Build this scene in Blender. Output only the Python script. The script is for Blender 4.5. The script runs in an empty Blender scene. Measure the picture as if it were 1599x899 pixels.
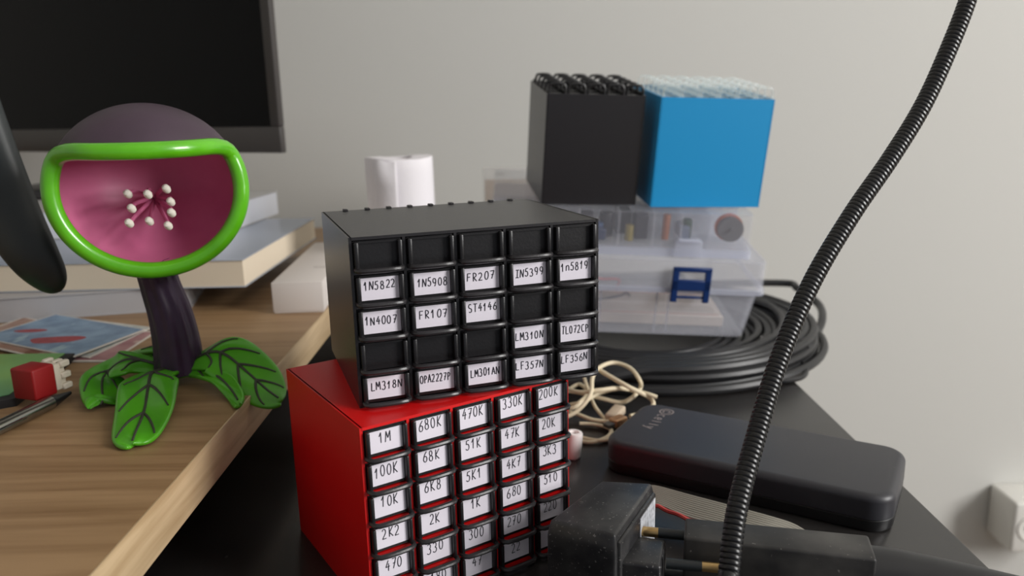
import bpy, bmesh, math, random
from mathutils import Vector, Matrix, noise
PI = math.pi
random.seed(7)
sc = bpy.context.scene
col = sc.collection

# ---------------------------------------------------------------- camera, world, light, exposure
F_PX, PITCH, ROLL, CAM_H = 1232.695, 0.226786, 0.0230908, 0.2
cd = bpy.data.cameras.new('camera')
cam = bpy.data.objects.new('camera', cd)
col.objects.link(cam)
cd.sensor_width = 36.0
cd.lens = 36.0 * F_PX / 1599.0
cd.clip_start = 0.01
cd.dof.use_dof = True
cd.dof.focus_distance = 0.335
cd.dof.aperture_fstop = 10.0
cam.matrix_world = (Matrix.Translation((0, 0, CAM_H)) @ Matrix.Rotation(PI / 2 - PITCH, 4, 'X')
                    @ Matrix.Rotation(-ROLL, 4, 'Z'))
sc.camera = cam

world = bpy.data.worlds.new('room_air')
sc.world = world
world.use_nodes = True
bg = world.node_tree.nodes['Background']
bg.inputs[0].default_value = (0.80, 0.83, 0.90, 1)
bg.inputs[1].default_value = 0.28

def area(name, loc, target, sx, sy, power, color):
    d = bpy.data.lights.new(name, 'AREA')
    d.shape = 'RECTANGLE'; d.size = sx; d.size_y = sy
    d.energy = power; d.color = color
    o = bpy.data.objects.new(name, d); col.objects.link(o)
    o.location = loc
    o.rotation_euler = (Vector(target) - Vector(loc)).to_track_quat('-Z', 'Y').to_euler()
    return o
area('window_daylight', (2.16, -0.55, 0.85), (0.0, 0.4, 0.1), 0.85, 1.15, 64.0, (1.0, 0.985, 0.965))

sc.view_settings.view_transform = 'Standard'
sc.view_settings.look = 'None'
sc.view_settings.exposure = 0.0
sc.view_settings.gamma = 1.0
sc.view_settings.use_curve_mapping = False
sc.cycles.use_denoising = True
sc.cycles.max_bounces = 8
sc.cycles.transparent_max_bounces = 24

# ---------------------------------------------------------------- helpers
def ray(u, v):
    """direction of the photograph's pixel (u, v), used to place things on known planes"""
    fw = Vector((0, math.cos(PITCH), -math.sin(PITCH))); up = Vector((0, math.sin(PITCH), math.cos(PITCH)))
    rt = Vector((1, 0, 0))
    r2 = rt * math.cos(ROLL) - up * math.sin(ROLL); u2 = rt * math.sin(ROLL) + up * math.cos(ROLL)
    return fw + r2 * ((u - 799.5) / F_PX) + u2 * ((449.5 - v) / F_PX)
def PZ(u, v, z):
    d = ray(u, v); return Vector((0, 0, CAM_H)) + d * ((z - CAM_H) / d.z)
def PY(u, v, y):
    d = ray(u, v); return Vector((0, 0, CAM_H)) + d * (y / d.y)

def lin(c):
    return tuple(((x / 255) / 12.92 if x / 255 <= 0.04045 else ((x / 255 + 0.055) / 1.055) ** 2.4) for x in c)

def mat(name, rgb, rough=0.5, metal=0.0, spec=0.5, alpha=1.0, bump=0.0, bump_scale=400.0, vary=0.0,
        vary_scale=40.0, rgb2=None, coat=0.0, stretch=None, emit=None, trans=0.0):
    m = bpy.data.materials.new(name); m.use_nodes = True
    nt = m.node_tree; n = nt.nodes; b = n['Principled BSDF']
    c = lin(rgb)
    b.inputs['Base Color'].default_value = (*c, 1)
    b.inputs['Roughness'].default_value = rough
    b.inputs['Metallic'].default_value = metal
    b.inputs['Specular IOR Level'].default_value = spec
    b.inputs['Alpha'].default_value = alpha
    b.inputs['Coat Weight'].default_value = coat
    b.inputs['Coat Roughness'].default_value = 0.08
    b.inputs['Transmission Weight'].default_value = trans
    if vary > 0 or rgb2 or bump > 0:
        tc = n.new('ShaderNodeTexCoord'); mp = n.new('ShaderNodeMapping')
        nt.links.new(tc.outputs['Object'], mp.inputs[0])
        if stretch: mp.inputs['Scale'].default_value = stretch
    if vary > 0 or rgb2:
        no = n.new('ShaderNodeTexNoise'); no.inputs['Scale'].default_value = vary_scale
        no.inputs['Detail'].default_value = 6
        nt.links.new(mp.outputs[0], no.inputs['Vector'])
        rp = n.new('ShaderNodeValToRGB')
        c2 = lin(rgb2) if rgb2 else tuple(x * (1 - vary) for x in c)
        rp.color_ramp.elements[0].position = 0.32; rp.color_ramp.elements[1].position = 0.68
        rp.color_ramp.elements[0].color = (*c2, 1); rp.color_ramp.elements[1].color = (*c, 1)
        nt.links.new(no.outputs[0], rp.inputs[0]); nt.links.new(rp.outputs[0], b.inputs['Base Color'])
    if bump > 0:
        nb = n.new('ShaderNodeTexNoise'); nb.inputs['Scale'].default_value = bump_scale
        nb.inputs['Detail'].default_value = 4
        nt.links.new(mp.outputs[0], nb.inputs['Vector'])
        bp = n.new('ShaderNodeBump'); bp.inputs['Strength'].default_value = bump
        bp.inputs['Distance'].default_value = 0.0006
        nt.links.new(nb.outputs[0], bp.inputs['Height']); nt.links.new(bp.outputs[0], b.inputs['Normal'])
    return m

def dusty(name, rgb, dust, rough=0.45, scale=900.0, lo=0.66, hi=0.72, spec=0.5, amount=0.6, film=0.0):
    """dark plastic or paint with real dust specks lying on it"""
    m = mat(name, rgb, rough, spec=spec)
    nt = m.node_tree; n = nt.nodes; b = n['Principled BSDF']
    tc = n.new('ShaderNodeTexCoord')
    no = n.new('ShaderNodeTexNoise'); no.inputs['Scale'].default_value = scale; no.inputs['Detail'].default_value = 2
    big = n.new('ShaderNodeTexNoise'); big.inputs['Scale'].default_value = scale / 14; big.inputs['Detail'].default_value = 5
    for x in (no, big): nt.links.new(tc.outputs['Object'], x.inputs['Vector'])
    r1 = n.new('ShaderNodeValToRGB'); r1.color_ramp.elements[0].position = lo; r1.color_ramp.elements[1].position = hi
    r1.color_ramp.elements[1].color = (amount, amount, amount, 1)
    r2 = n.new('ShaderNodeValToRGB'); r2.color_ramp.elements[0].position = 0.4; r2.color_ramp.elements[1].position = 0.75
    r2.color_ramp.elements[1].color = (film, film, film, 1)
    nt.links.new(no.outputs[0], r1.inputs[0]); nt.links.new(big.outputs[0], r2.inputs[0])
    ad = n.new('ShaderNodeMath'); ad.operation = 'ADD'; ad.use_clamp = True
    nt.links.new(r1.outputs[0], ad.inputs[0]); nt.links.new(r2.outputs[0], ad.inputs[1])
    mx = n.new('ShaderNodeMix'); mx.data_type = 'RGBA'
    mx.inputs['A'].default_value = (*lin(rgb), 1); mx.inputs['B'].default_value = (*lin(dust), 1)
    nt.links.new(ad.outputs[0], mx.inputs['Factor']); nt.links.new(mx.outputs['Result'], b.inputs['Base Color'])
    return m

def wood(name, light, dark, scale):
    m = mat(name, light, 0.42)
    nt = m.node_tree; n = nt.nodes; b = n['Principled BSDF']
    tc = n.new('ShaderNodeTexCoord'); mp = n.new('ShaderNodeMapping'); mp.inputs['Scale'].default_value = scale
    nt.links.new(tc.outputs['Object'], mp.inputs[0])
    a = n.new('ShaderNodeTexNoise'); a.inputs['Scale'].default_value = 1.0; a.inputs['Detail'].default_value = 8
    a.inputs['Distortion'].default_value = 0.6
    nt.links.new(mp.outputs[0], a.inputs['Vector'])
    r = n.new('ShaderNodeValToRGB')
    r.color_ramp.elements[0].position = 0.3; r.color_ramp.elements[1].position = 0.62
    r.color_ramp.elements[0].color = (*lin(dark), 1); r.color_ramp.elements[1].color = (*lin(light), 1)
    nt.links.new(a.outputs[0], r.inputs[0]); nt.links.new(r.outputs[0], b.inputs['Base Color'])
    bp = n.new('ShaderNodeBump'); bp.inputs['Strength'].default_value = 0.15; bp.inputs['Distance'].default_value = 0.0004
    nt.links.new(a.outputs[0], bp.inputs['Height']); nt.links.new(bp.outputs[0], b.inputs['Normal'])
    return m

def link(name, data, parent=None):
    o = bpy.data.objects.new(name, data); col.objects.link(o)
    if parent: o.parent = parent
    return o
def tag(o, label=None, cat=None, group=None, kind=None):
    if label: o['label'] = label
    if cat: o['category'] = cat
    if group: o['group'] = group
    if kind: o['kind'] = kind
    return o
def thing(name, loc, label, cat, rot=(0, 0, 0), group=None, matrix=None):
    o = link(name, None)
    if matrix is not None: o.matrix_world = matrix
    else: o.location = loc; o.rotation_euler = rot
    return tag(o, label, cat, group)

class MB:
    """collects shapes into one mesh"""
    def __init__(self): self.bm = bmesh.new()
    def _take(self, t, mi, M):
        if M is not None: bmesh.ops.transform(t, matrix=M, verts=t.verts)
        vm = {v: self.bm.verts.new(v.co) for v in t.verts}
        for f in t.faces:
            try:
                g = self.bm.faces.new([vm[v] for v in f.verts]); g.material_index = mi; g.smooth = f.smooth
            except ValueError: pass
        t.free(); return self
    def box(self, lo, hi, bev=0.0, seg=2, mi=0, M=None):
        t = bmesh.new(); bmesh.ops.create_cube(t, size=1)
        lo = Vector(lo); hi = Vector(hi); c = (lo + hi) / 2; s = hi - lo
        for v in t.verts: v.co = Vector((c.x + v.co.x * s.x, c.y + v.co.y * s.y, c.z + v.co.z * s.z))
        if bev > 0: bmesh.ops.bevel(t, geom=list(t.edges), offset=bev, segments=seg, profile=0.5, affect='EDGES')
        return self._take(t, mi, M)
    def prism(self, poly, z0, z1, bev=0.0, seg=2, mi=0, M=None, top=None, smooth=False):
        t = bmesh.new()
        a = [t.verts.new((x, y, z0)) for x, y in poly]
        b = [t.verts.new((x, y, z1)) for x, y in (top or poly)]
        t.faces.new(a[::-1]); t.faces.new(b)
        n = len(poly)
        for i in range(n):
            f = t.faces.new((a[i], a[(i + 1) % n], b[(i + 1) % n], b[i])); f.smooth = smooth
        if bev > 0:
            ed = list(t.edges) if n <= 4 else [e for e in t.edges if abs(e.verts[0].co.z - e.verts[1].co.z) < 1e-7]
            bmesh.ops.bevel(t, geom=ed, offset=bev, segments=seg, profile=0.5, affect='EDGES')
        bmesh.ops.recalc_face_normals(t, faces=t.faces)
        return self._take(t, mi, M)
    def lathe(self, prof, sides=32, mi=0, M=None, cap=True, smooth=True):
        t = bmesh.new(); rings = []
        for r, z in prof:
            rings.append([t.verts.new((r * math.cos(2 * PI * k / sides), r * math.sin(2 * PI * k / sides), z)) for k in range(sides)])
        for i in range(len(rings) - 1):
            for k in range(sides):
                f = t.faces.new((rings[i][k], rings[i][(k + 1) % sides], rings[i + 1][(k + 1) % sides], rings[i + 1][k])); f.smooth = smooth
        if cap:
            t.faces.new(rings[0][::-1]); t.faces.new(rings[-1])
        return self._take(t, mi, M)
    def tube(self, pts, rad, sides=10, closed=False, mi=0, M=None, sy=1.0, smooth=True):
        t = bmesh.new(); n = len(pts); pts = [Vector(p) for p in pts]; rings = []
        up = None
        for i, p in enumerate(pts):
            a = pts[(i - 1) % n] if (closed or i > 0) else p
            b = pts[(i + 1) % n] if (closed or i < n - 1) else p
            d = (b - a).normalized()
            if up is None:
                up = Vector((0, 0, 1)) if abs(d.z) < 0.9 else Vector((1, 0, 0))
            up = (up - d * up.dot(d)).normalized(); s = d.cross(up)
            r = rad(i / (n - 1)) if callable(rad) else rad
            rings.append([t.verts.new(p + (s * math.cos(2 * PI * k / sides) + up * sy * math.sin(2 * PI * k / sides)) * r) for k in range(sides)])
        for i in range(n if closed else n - 1):
            A = rings[i]; B = rings[(i + 1) % n]
            for k in range(sides):
                f = t.faces.new((A[k], A[(k + 1) % sides], B[(k + 1) % sides], B[k])); f.smooth = smooth
        if not closed:
            t.faces.new(rings[0][::-1]); t.faces.new(rings[-1])
        bmesh.ops.recalc_face_normals(t, faces=t.faces)
        return self._take(t, mi, M)
    def grid(self, rows, mi=0, M=None, smooth=True, wrap=False):
        t = bmesh.new(); R = [[t.verts.new(p) for p in r] for r in rows]
        for i in range(len(R) - 1):
            m = len(R[i])
            for k in range(m if wrap else m - 1):
                f = t.faces.new((R[i][k], R[i][(k + 1) % m], R[i + 1][(k + 1) % m], R[i + 1][k])); f.smooth = smooth
        return self._take(t, mi, M)
    def loft(self, polys, bev=0.0, seg=2, mi=0, M=None):
        """closed outlines of 3-D points, capped at both ends"""
        t = bmesh.new(); R = [[t.verts.new(p) for p in r] for r in polys]; n = len(R[0])
        t.faces.new(R[0][::-1]); t.faces.new(R[-1])
        for a, b in zip(R, R[1:]):
            for k in range(n): t.faces.new((a[k], a[(k + 1) % n], b[(k + 1) % n], b[k]))
        if bev > 0: bmesh.ops.bevel(t, geom=list(t.edges), offset=bev, segments=seg, profile=0.5, affect='EDGES')
        bmesh.ops.recalc_face_normals(t, faces=t.faces)
        return self._take(t, mi, M)
    def slab(self, w, d, r, prof, n=10, mi=0, M=None):
        """rounded slab: prof lists (inset, height)"""
        return self.loft([[(x + i, y + i, z) for x, y in rounded(w - 2 * i, d - 2 * i, max(r - i, .0005), n)] for i, z in prof], mi=mi, M=M)
    def mesh(self, name, mats):
        me = bpy.data.meshes.new(name)
        for f in self.bm.faces: f.smooth = True
        self.bm.to_mesh(me); self.bm.free(); me.set_sharp_from_angle(angle=math.radians(38))
        for m in (mats if isinstance(mats, (list, tuple)) else [mats]): me.materials.append(m)
        return me
    def build(self, name, mats, parent=None):
        return link(name, self.mesh(name, mats), parent)

def spline(pts, n, closed=False):
    """Catmull-Rom through the points"""
    pts = [Vector(p) for p in pts]; L = len(pts); out = []
    segs = L if closed else L - 1
    per = max(1, n // segs)
    for i in range(segs):
        g = lambda k: pts[k % L] if closed else pts[min(max(k, 0), L - 1)]
        p0, p1, p2, p3 = g(i - 1), g(i), g(i + 1), g(i + 2)
        for j in range(per):
            t = j / per
            out.append(0.5 * ((2 * p1) + (p2 - p0) * t + (2 * p0 - 5 * p1 + 4 * p2 - p3) * t * t + (3 * p1 - p0 - 3 * p2 + p3) * t ** 3))
    if not closed: out.append(pts[-1])
    return out
def rounded(w, d, r, n=6):
    out = []
    for cx, cy, a0 in ((w - r, d - r, 0), (r, d - r, PI / 2), (r, r, PI), (w - r, r, 1.5 * PI)):
        for k in range(n + 1):
            a = a0 + PI / 2 * k / n; out.append((cx + r * math.cos(a), cy + r * math.sin(a)))
    return out
def mod(o, kind, **kw):
    m = o.modifiers.new(kind.lower(), kind)
    for k, v in kw.items(): setattr(m, k, v)
    return o

# ---------------------------------------------------------------- materials
M_wall = mat('wall_paint', (206, 205, 200), 0.85, bump=0.04, bump_scale=300)
M_floor = mat('floor_laminate', (120, 100, 80), 0.5, vary=0.3, vary_scale=6, stretch=(1, 8, 1))
M_ceil = mat('ceiling_paint', (235, 233, 228), 0.9)
M_trim = mat('white_trim', (230, 229, 225), 0.5)
M_oak = wood('oak_veneer', (164, 132, 96), (134, 103, 70), (9, 130, 130))
M_oak_edge = wood('oak_edge_band', (196, 172, 136), (172, 146, 110), (60, 12, 220))
M_blackwood = dusty('black_desk_laminate', (26, 24, 24), (78, 76, 74), rough=0.27, scale=160.0, lo=0.72, hi=0.78, amount=0.35, film=0.30, spec=.6)
M_black = mat('black_print_plastic', (34, 32, 34), 0.32, spec=.65, bump=0.12, bump_scale=900)
M_black_dr = mat('black_drawer_plastic', (24, 23, 25), 0.36, bump=0.1, bump_scale=900)
M_red = mat('red_print_plastic', (214, 12, 14), 0.42, bump=0.1, bump_scale=900)
M_handle = mat('black_handle_plastic', (44, 42, 44), 0.34, bump=0.08, bump_scale=900)
M_blue = mat('sky_blue_print_plastic', (20, 148, 208), 0.45, bump=0.08, bump_scale=900)
M_card = mat('white_paper_label', (232, 226, 236), 0.85)
M_ink = mat('black_pen_ink', (22, 22, 34), 0.6)
M_clear = mat('clear_drawer_plastic', (228, 238, 236), 0.1, alpha=0.26)
M_poly = mat('milky_polypropylene', (220, 222, 232), 0.2, alpha=0.26)
M_poly_thin = mat('clear_polystyrene', (214, 216, 226), 0.15, alpha=0.11)
M_poly2 = mat('milky_polypropylene_thick', (214, 218, 234), 0.2, alpha=0.34)
M_navy = mat('navy_latch_plastic', (22, 52, 108), 0.4)
M_rubber = mat('black_cable_rubber', (34, 34, 36), 0.42, bump=0.05)
M_gloss_black = mat('black_gloss_metal', (15, 15, 17), 0.3, spec=0.5)

# ---------------------------------------------------------------- setting
YW = 1.0
tag(MB().box((-1.7, YW, -0.75), (2.2, YW + 0.08, 1.75)).build('wall_back', M_wall), kind='structure')
tag(MB().box((-1.78, -1.6, -0.75), (-1.7, YW + 0.08, 1.75)).build('wall_left', M_wall), kind='structure')
tag(MB().box((-1.78, -1.6, -0.80), (2.28, YW + 0.08, -0.75)).build('floor', M_floor), kind='structure')
tag(MB().box((-1.78, -1.6, 1.75), (2.28, YW + 0.08, 1.80)).build('ceiling', M_ceil), kind='structure')
tag(MB().box((-1.7, YW - 0.012, -0.75), (2.2, YW, -0.67), 0.002).build('baseboard_back', M_trim), kind='structure')
wy0, wy1, wz0, wz1 = -1.02, -0.08, 0.25, 1.45
w = MB()
w.box((2.2, -1.6, -0.75), (2.28, wy0, 1.75)); w.box((2.2, wy1, -0.75), (2.28, YW, 1.75))
w.box((2.2, wy0, -0.75), (2.28, wy1, wz0)); w.box((2.2, wy0, wz1), (2.28, wy1, 1.75))
tag(w.build('wall_right', M_wall), kind='structure')
wf = link('window_1', None); wf.location = (2.24, (wy0 + wy1) / 2, wz0); tag(wf, kind='structure')
fr = MB(); hw = (wy1 - wy0) / 2; hh = wz1 - wz0
fr.box((-.03, -hw, 0), (.03, -hw + .05, hh)); fr.box((-.03, hw - .05, 0), (.03, hw, hh))
fr.box((-.03, -hw, 0), (.03, hw, .05)); fr.box((-.03, -hw, hh - .05), (.03, hw, hh))
fr.build('window_frame', M_trim, wf)
MB().box((-.003, -hw + .05, .05), (.003, hw - .05, hh - .05)).build('pane', mat('window_glass', (240, 245, 245), 0.02, alpha=0.08), wf)

# black side desk, lower
bd = thing('black_desk', (-0.17, 0.52, -0.75), 'black dusty lower desk in front of the wall, under both drawer cabinets', 'desk')
MB().box((-.38, -.47, .722), (.3745, .42, .75), 0.0012).build('desktop', M_blackwood, bd)
for sx in (-.34, .33):
    for sy in (-.42, .37):
        MB().box((sx - .02, sy - .02, 0), (sx + .02, sy + .02, .722), 0.001).build('leg', M_blackwood, bd)

# oak desk, its top 6 cm higher
ZT = 0.06
od = thing('wood_desk', (-0.75, 0.5, -0.75), 'light oak desk on the left with its corner edge over the black desk', 'desk')
MB().box((-.6, -.48, .79), (.6155, .46, .8097), 0.0).box((-.6, -.48, .8096), (.6155, .46, .81)).build('desktop', M_oak, od)
MB().box((.6155, -.48, .79), (.6165, .46, .81), 0.0003).build('edge_band', M_oak_edge, od)
for sx in (-.55, .14):
    for sy in (-.42, .40):
        MB().box((sx - .02, sy - .02, 0), (sx + .02, sy + .02, .79), 0.001).build('leg', M_trim, od)

# ---------------------------------------------------------------- pen strokes
def arc(cx, cy, rx, ry, a0, a1, n=9):
    return [(cx + rx * math.cos(math.radians(a0 + (a1 - a0) * i / n)), cy + ry * math.sin(math.radians(a0 + (a1 - a0) * i / n))) for i in range(n + 1)]
FONT = {
 '0': [arc(.5, .5, .38, .5, 90, 450, 14)], '1': [[(.15, .62), (.5, 1), (.46, 0)]],
 '2': [arc(.48, .72, .34, .28, 160, -40, 8) + [(.12, .02), (.9, .04)]],
 '3': [arc(.42, .75, .34, .25, 150, -80, 8) + arc(.42, .25, .4, .27, 80, -150, 8)],
 '4': [[(.6, 1), (.1, .38), (.92, .42)], [(.66, .7), (.62, 0)]],
 '5': [[(.86, 1), (.3, .98), (.22, .58)] + arc(.42, .32, .38, .32, 110, -150, 9)],
 '6': [[(.75, 1), (.35, .7)] + arc(.48, .28, .36, .28, 160, 520, 12)],
 '7': [[(.1, .97), (.9, 1), (.4, 0)], [(.3, .5), (.82, .53)]],
 '8': [arc(.5, .76, .28, .24, -90, 270, 10), arc(.5, .26, .36, .26, 90, 450, 10)],
 '9': [arc(.48, .7, .34, .3, 0, 360, 12) + [(.72, .3), (.5, 0)]],
 'A': [[(.02, 0), (.5, 1), (.96, 0)], [(.2, .36), (.8, .38)]],
 'C': [arc(.55, .5, .45, .5, 50, 310, 11)], 'F': [[(.2, 0), (.22, 1), (.92, .98)], [(.22, .52), (.76, .54)]],
 'I': [[(.1, 1), (.9, 1)], [(.5, 1), (.5, 0)], [(.1, 0), (.9, 0)]],
 'K': [[(.16, 1), (.16, 0)], [(.86, 1), (.18, .45), (.9, 0)]],
 'k': [[(.16, 1), (.16, 0)], [(.8, .72), (.18, .4), (.84, 0)]],
 'L': [[(.2, 1), (.14, .02), (.88, .04)]], 'M': [[(.02, 0), (.12, 1), (.5, .35), (.88, 1), (.98, 0)]],
 'N': [[(.08, 0), (.12, 1), (.84, .02), (.92, 1)]], 'n': [[(.14, 0), (.14, .68)] + arc(.5, .42, .34, .28, 160, 10, 6) + [(.86, 0)]],
 'O': [arc(.5, .5, .46, .5, 90, 450, 14)], 'P': [[(.18, 0), (.18, 1)] + arc(.3, .74, .52, .26, 90, -90, 8) + [(.18, .48)]],
 'R': [[(.18, 0), (.18, 1)] + arc(.3, .74, .5, .26, 90, -90, 8) + [(.22, .48), (.88, 0)]],
 'S': [arc(.5, .74, .34, .26, 40, 270, 8) + arc(.5, .24, .36, .25, 90, -140, 8)],
 'T': [[(.04, 1), (.96, 1)], [(.5, 1), (.48, 0)]],
 'c': [arc(.5, .35, .4, .35, 45, 315, 9)], 'e': [[(.12, .36), (.88, .36)] + arc(.5, .35, .4, .35, 0, 310, 10)],
 'l': [[(.5, 1), (.5, 0)]], 'y': [[(.12, .7), (.5, .05)], [(.88, .7), (.34, -.36), (.1, -.36)]],
}
def ribbon(mb, pts, w, put, mi):
    """one pen stroke as a flat strip; put(x, y) gives its place in space"""
    for i in range(1, len(pts) - 1):
        u = Vector(pts[i]) - Vector(pts[i - 1]); v = Vector(pts[i + 1]) - Vector(pts[i])
        if u.length > 0 and v.length > 0 and u.angle(v) > .7:
            ribbon(mb, pts[:i + 1], w, put, mi); ribbon(mb, pts[i:], w, put, mi); return
    n = len(pts); L = []; R = []
    for i, (x, y) in enumerate(pts):
        a = pts[max(i - 1, 0)]; b = pts[min(i + 1, n - 1)]
        dx, dy = b[0] - a[0], b[1] - a[1]; l = math.hypot(dx, dy) or 1
        nx, ny = -dy / l * w / 2, dx / l * w / 2
        L.append(put(x + nx, y + ny)); R.append(put(x - nx, y - ny))
    mb.grid([L, R], mi=mi, smooth=False)
def write(mb, text, x0, y0, ch, adv, w, put, mi=1, slope=0.0, jit=0.0, rnd=random):
    for i, c in enumerate(text):
        if c == ' ': continue
        ox = x0 + i * adv + rnd.uniform(-jit, jit) * adv; oy = y0 + slope * i * adv + rnd.uniform(-jit, jit) * ch
        s = ch * (1 + rnd.uniform(-jit, jit)); k = rnd.uniform(-.05, .12)
        for st in FONT[c]:
            ribbon(mb, [(ox + (px + k * py) * adv * .80, oy + py * s) for px, py in st], w, put, mi)

# ---------------------------------------------------------------- small drawer cabinets
WALL = 0.0012
def drawer_mesh(cw, ch, depth, m):
    b = MB()
    g = .0003
    b.box((g, .0006, g), (cw - g, .0018, ch - g), .0002, 1)                     # front plate
    b.box((g + .0004, .0018, g + .0004), (cw - g - .0004, depth, ch * .86), 0)  # tray
    for x in (cw * .025, cw * .885):
        b.box((x, -.0022, .0004), (x + cw * .09, .0008, ch - .0006), .0006, 2)  # raised side rails
    b.box((cw * .1, -.0003, ch - .0014), (cw * .9, .0008, ch - .0006))
    return b.mesh('drawer', m)
def handle_mesh(cw, ch, m, reach=.0056):
    z = .0009; e = reach / .0044
    pts = [(.045, .0006), (.045, -.0018 * e), (.065, -.0033 * e), (.13, -reach), (.30, -reach - .0004), (.5, -reach - .0005), (.70, -reach - .0004), (.87, -reach), (.935, -.0033 * e), (.955, -.0018 * e), (.955, .0006)]
    b = MB(); b.tube([(x * cw, y, z) for x, y in pts], .00105, 8, sy=1.0)
    return b.mesh('handle', m)
def blank_card(cw, ch):
    b = MB(); b.box((cw * .12, -.0001, ch * .16), (cw * .88, .0006, ch * .95)); return b
def cabinet(name, label, W, D, H, nc, nr, m_house, m_draw, m_handle, texts, matrix, pegs=False, group=None, reach=.0045, seed=1):
    rnd = random.Random(seed)
    root = thing(name, None, label, 'drawer cabinet', matrix=matrix)
    h = MB()
    cw = (W - WALL) / nc; ch = (H - WALL) / nr
    h.box((0, 0, 0), (WALL, D, H)); h.box((W - WALL, 0, 0), (W, D, H))
    h.box((WALL * .5, 0, H - WALL), (W - WALL * .5, D, H)); h.box((WALL * .5, 0, 0), (W - WALL * .5, D, WALL)); h.box((WALL * .5, D - WALL, .0005), (W - WALL * .5, D - .0001, H - .0005))
    for i in range(1, nc): h.box((i * cw, .0001, .0005), (i * cw + WALL, D - .0005, H - .0005))
    for j in range(1, nr): h.box((0.0005, .0002, j * ch), (W - .0005, D - .0005, j * ch + WALL))
    if pegs:
        for i in range(1, nc * 2):
            x = i * W / (nc * 2) + WALL / 2
            h.box((x - .0012, D - .0035, H - .0002), (x + .0012, D, H + .0009), .0003, 1)
    h.build('housing', m_house, root)
    iw, ih = cw - WALL, ch - WALL
    dm = drawer_mesh(iw, ih, D - .004, m_draw); hm = handle_mesh(iw, ih, m_handle, reach)
    for j in range(nr):
        for i in range(nc):
            d = link('drawer', dm, root); d.location = (WALL + i * cw, 0, H - (j + 1) * ch)
            link('handle', hm, d)
            t = texts[j][i] if texts else None
            if t is None: continue
            b = blank_card(iw, ih)
            if t:
                adv = min(iw * (.125 if pegs else .145), iw * .66 / len(t)); c_h = ih * (.27 if pegs else .36)
                x0 = iw * .5 - adv * len(t) / 2 + iw * rnd.uniform(-.03, .02)
                write(b, t, x0, ih * rnd.uniform(.40, .50), c_h, adv, .00036, lambda x, y: (x, -.00022, y), 1,
                      slope=rnd.uniform(-.02, .07), jit=.05, rnd=rnd)
            b.build('label_card', [M_card, M_ink], d)
    return root

red_yaw, blk_yaw = 0.57914, 0.34264
N = None
RH = 0.08262
cabinet('drawer_cabinet', 'red drawer cabinet with black drawers under the black one, resistor values on labels',
        .09903, .08684, RH, 5, 6, M_red, M_black_dr, M_handle,
        [['1M', '680K', '470K', '330K', '200K'], ['100K', '68K', '51K', '47K', '20K'], ['10K', '6K8', '5K1', '4K7', '3K3'],
         ['2K2', '2K', '1K', '680', '510'], ['470', '330', '300', '270', '220'], ['', '180', '47', '22', '']],
        Matrix.Translation((-0.05885, .27864, 0)) @ Matrix.Rotation(red_yaw, 4, 'Z'), seed=3)
cabinet('drawer_cabinet', 'black drawer cabinet with handwritten white labels stacked askew on the red cabinet',
        .10607, .08567, .06949, 5, 5, M_black, M_black_dr, M_handle,
        [[N] * 5, ['1N5822', '1N5908', 'FR207', 'IN5399', '1n5819'], ['1N4007', 'FR107', 'ST4146', N, N],
         [N, N, N, 'LM310N', 'TL072CP'], ['LM318N', 'OPA2227P', 'LM301AN', 'LF357N', 'LF356N']],
        Matrix.Translation((-0.06235, .2992, RH)) @ Matrix.Rotation(blk_yaw, 4, 'Z'), pegs=True, seed=5)

# two more cabinets lie on their backs on the tilted organizer boxes, drawers facing up
TILT = Matrix.Translation((.0247, .6275, .1229)) @ Matrix.Rotation(math.radians(3.5146), 4, 'Y') @ Matrix.Rotation(math.radians(7.8888), 4, 'X')
def on_back(x, y, z, yaw, D, depth):
    # cabinet's front (-y) turned upward: its depth axis runs down
    return TILT @ Matrix.Translation((x, y, z)) @ Matrix.Rotation(yaw, 4, 'Z') @ Matrix.Translation((0, 0, D)) @ Matrix.Rotation(-PI / 2, 4, 'X')
BH = .0864
cabinet('drawer_cabinet', 'black drawer cabinet lying on its back beside the blue one, drawers facing up',
        .0772, BH, .0845, 5, 5, M_black, M_black_dr, M_black_dr, None,
        on_back(0, 0, 0.0002, .1241, BH, .0845), reach=.0068)
cabinet('drawer_cabinet', 'sky blue drawer cabinet lying on its back with clear drawer handles facing up',
        .0917, BH, .0825, 6, 6, M_blue, M_clear, M_clear, None,
        on_back(.0878, .0035, 0.0004, .1362, BH, .0825), reach=.0080)

# ---------------------------------------------------------------- clear organizer boxes under them
def shell(mb, x0, x1, y0, y1, z0, z1, t, r=.004, mi=0, bottom=True, top=True):
    def put(a, b, c, d): return [(x + a, y + b) for x, y in rounded(c, d, r, 4)]
    out = put(x0, y0, x1 - x0, y1 - y0); inn = put(x0 + t, y0 + t, x1 - x0 - 2 * t, y1 - y0 - 2 * t)
    n = len(out)
    rows = [[(x, y, z0) for x, y in out], [(x, y, z1) for x, y in out], [(x, y, z1) for x, y in inn], [(x, y, z0) for x, y in inn]]
    mb.grid([r_ + [r_[0]] for r_ in rows + [rows[0]]], mi=mi, smooth=False)
    if bottom: mb.prism(inn, z0, z0 + t, mi=mi)
    if top: mb.prism(inn, z1 - t, z1, mi=mi)
up = thing('organizer_box', None, 'shallow clear organizer box full of parts under the black and blue cabinets', 'storage box', matrix=TILT)
ux0, ux1, uy0, uy1 = -.040, .1695, -.008, .125
b = MB(); shell(b, ux0, ux1, uy0, uy1, -.030, -.0005, .0012); b.build('body', M_poly_thin, up)
b = MB(); shell(b, ux0 - .0015, ux1 + .0015, uy0 - .0015, uy1 + .0015, -.0365, -.0300, .0022, bottom=True, top=False); b.build('rim', M_poly2, up)
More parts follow.
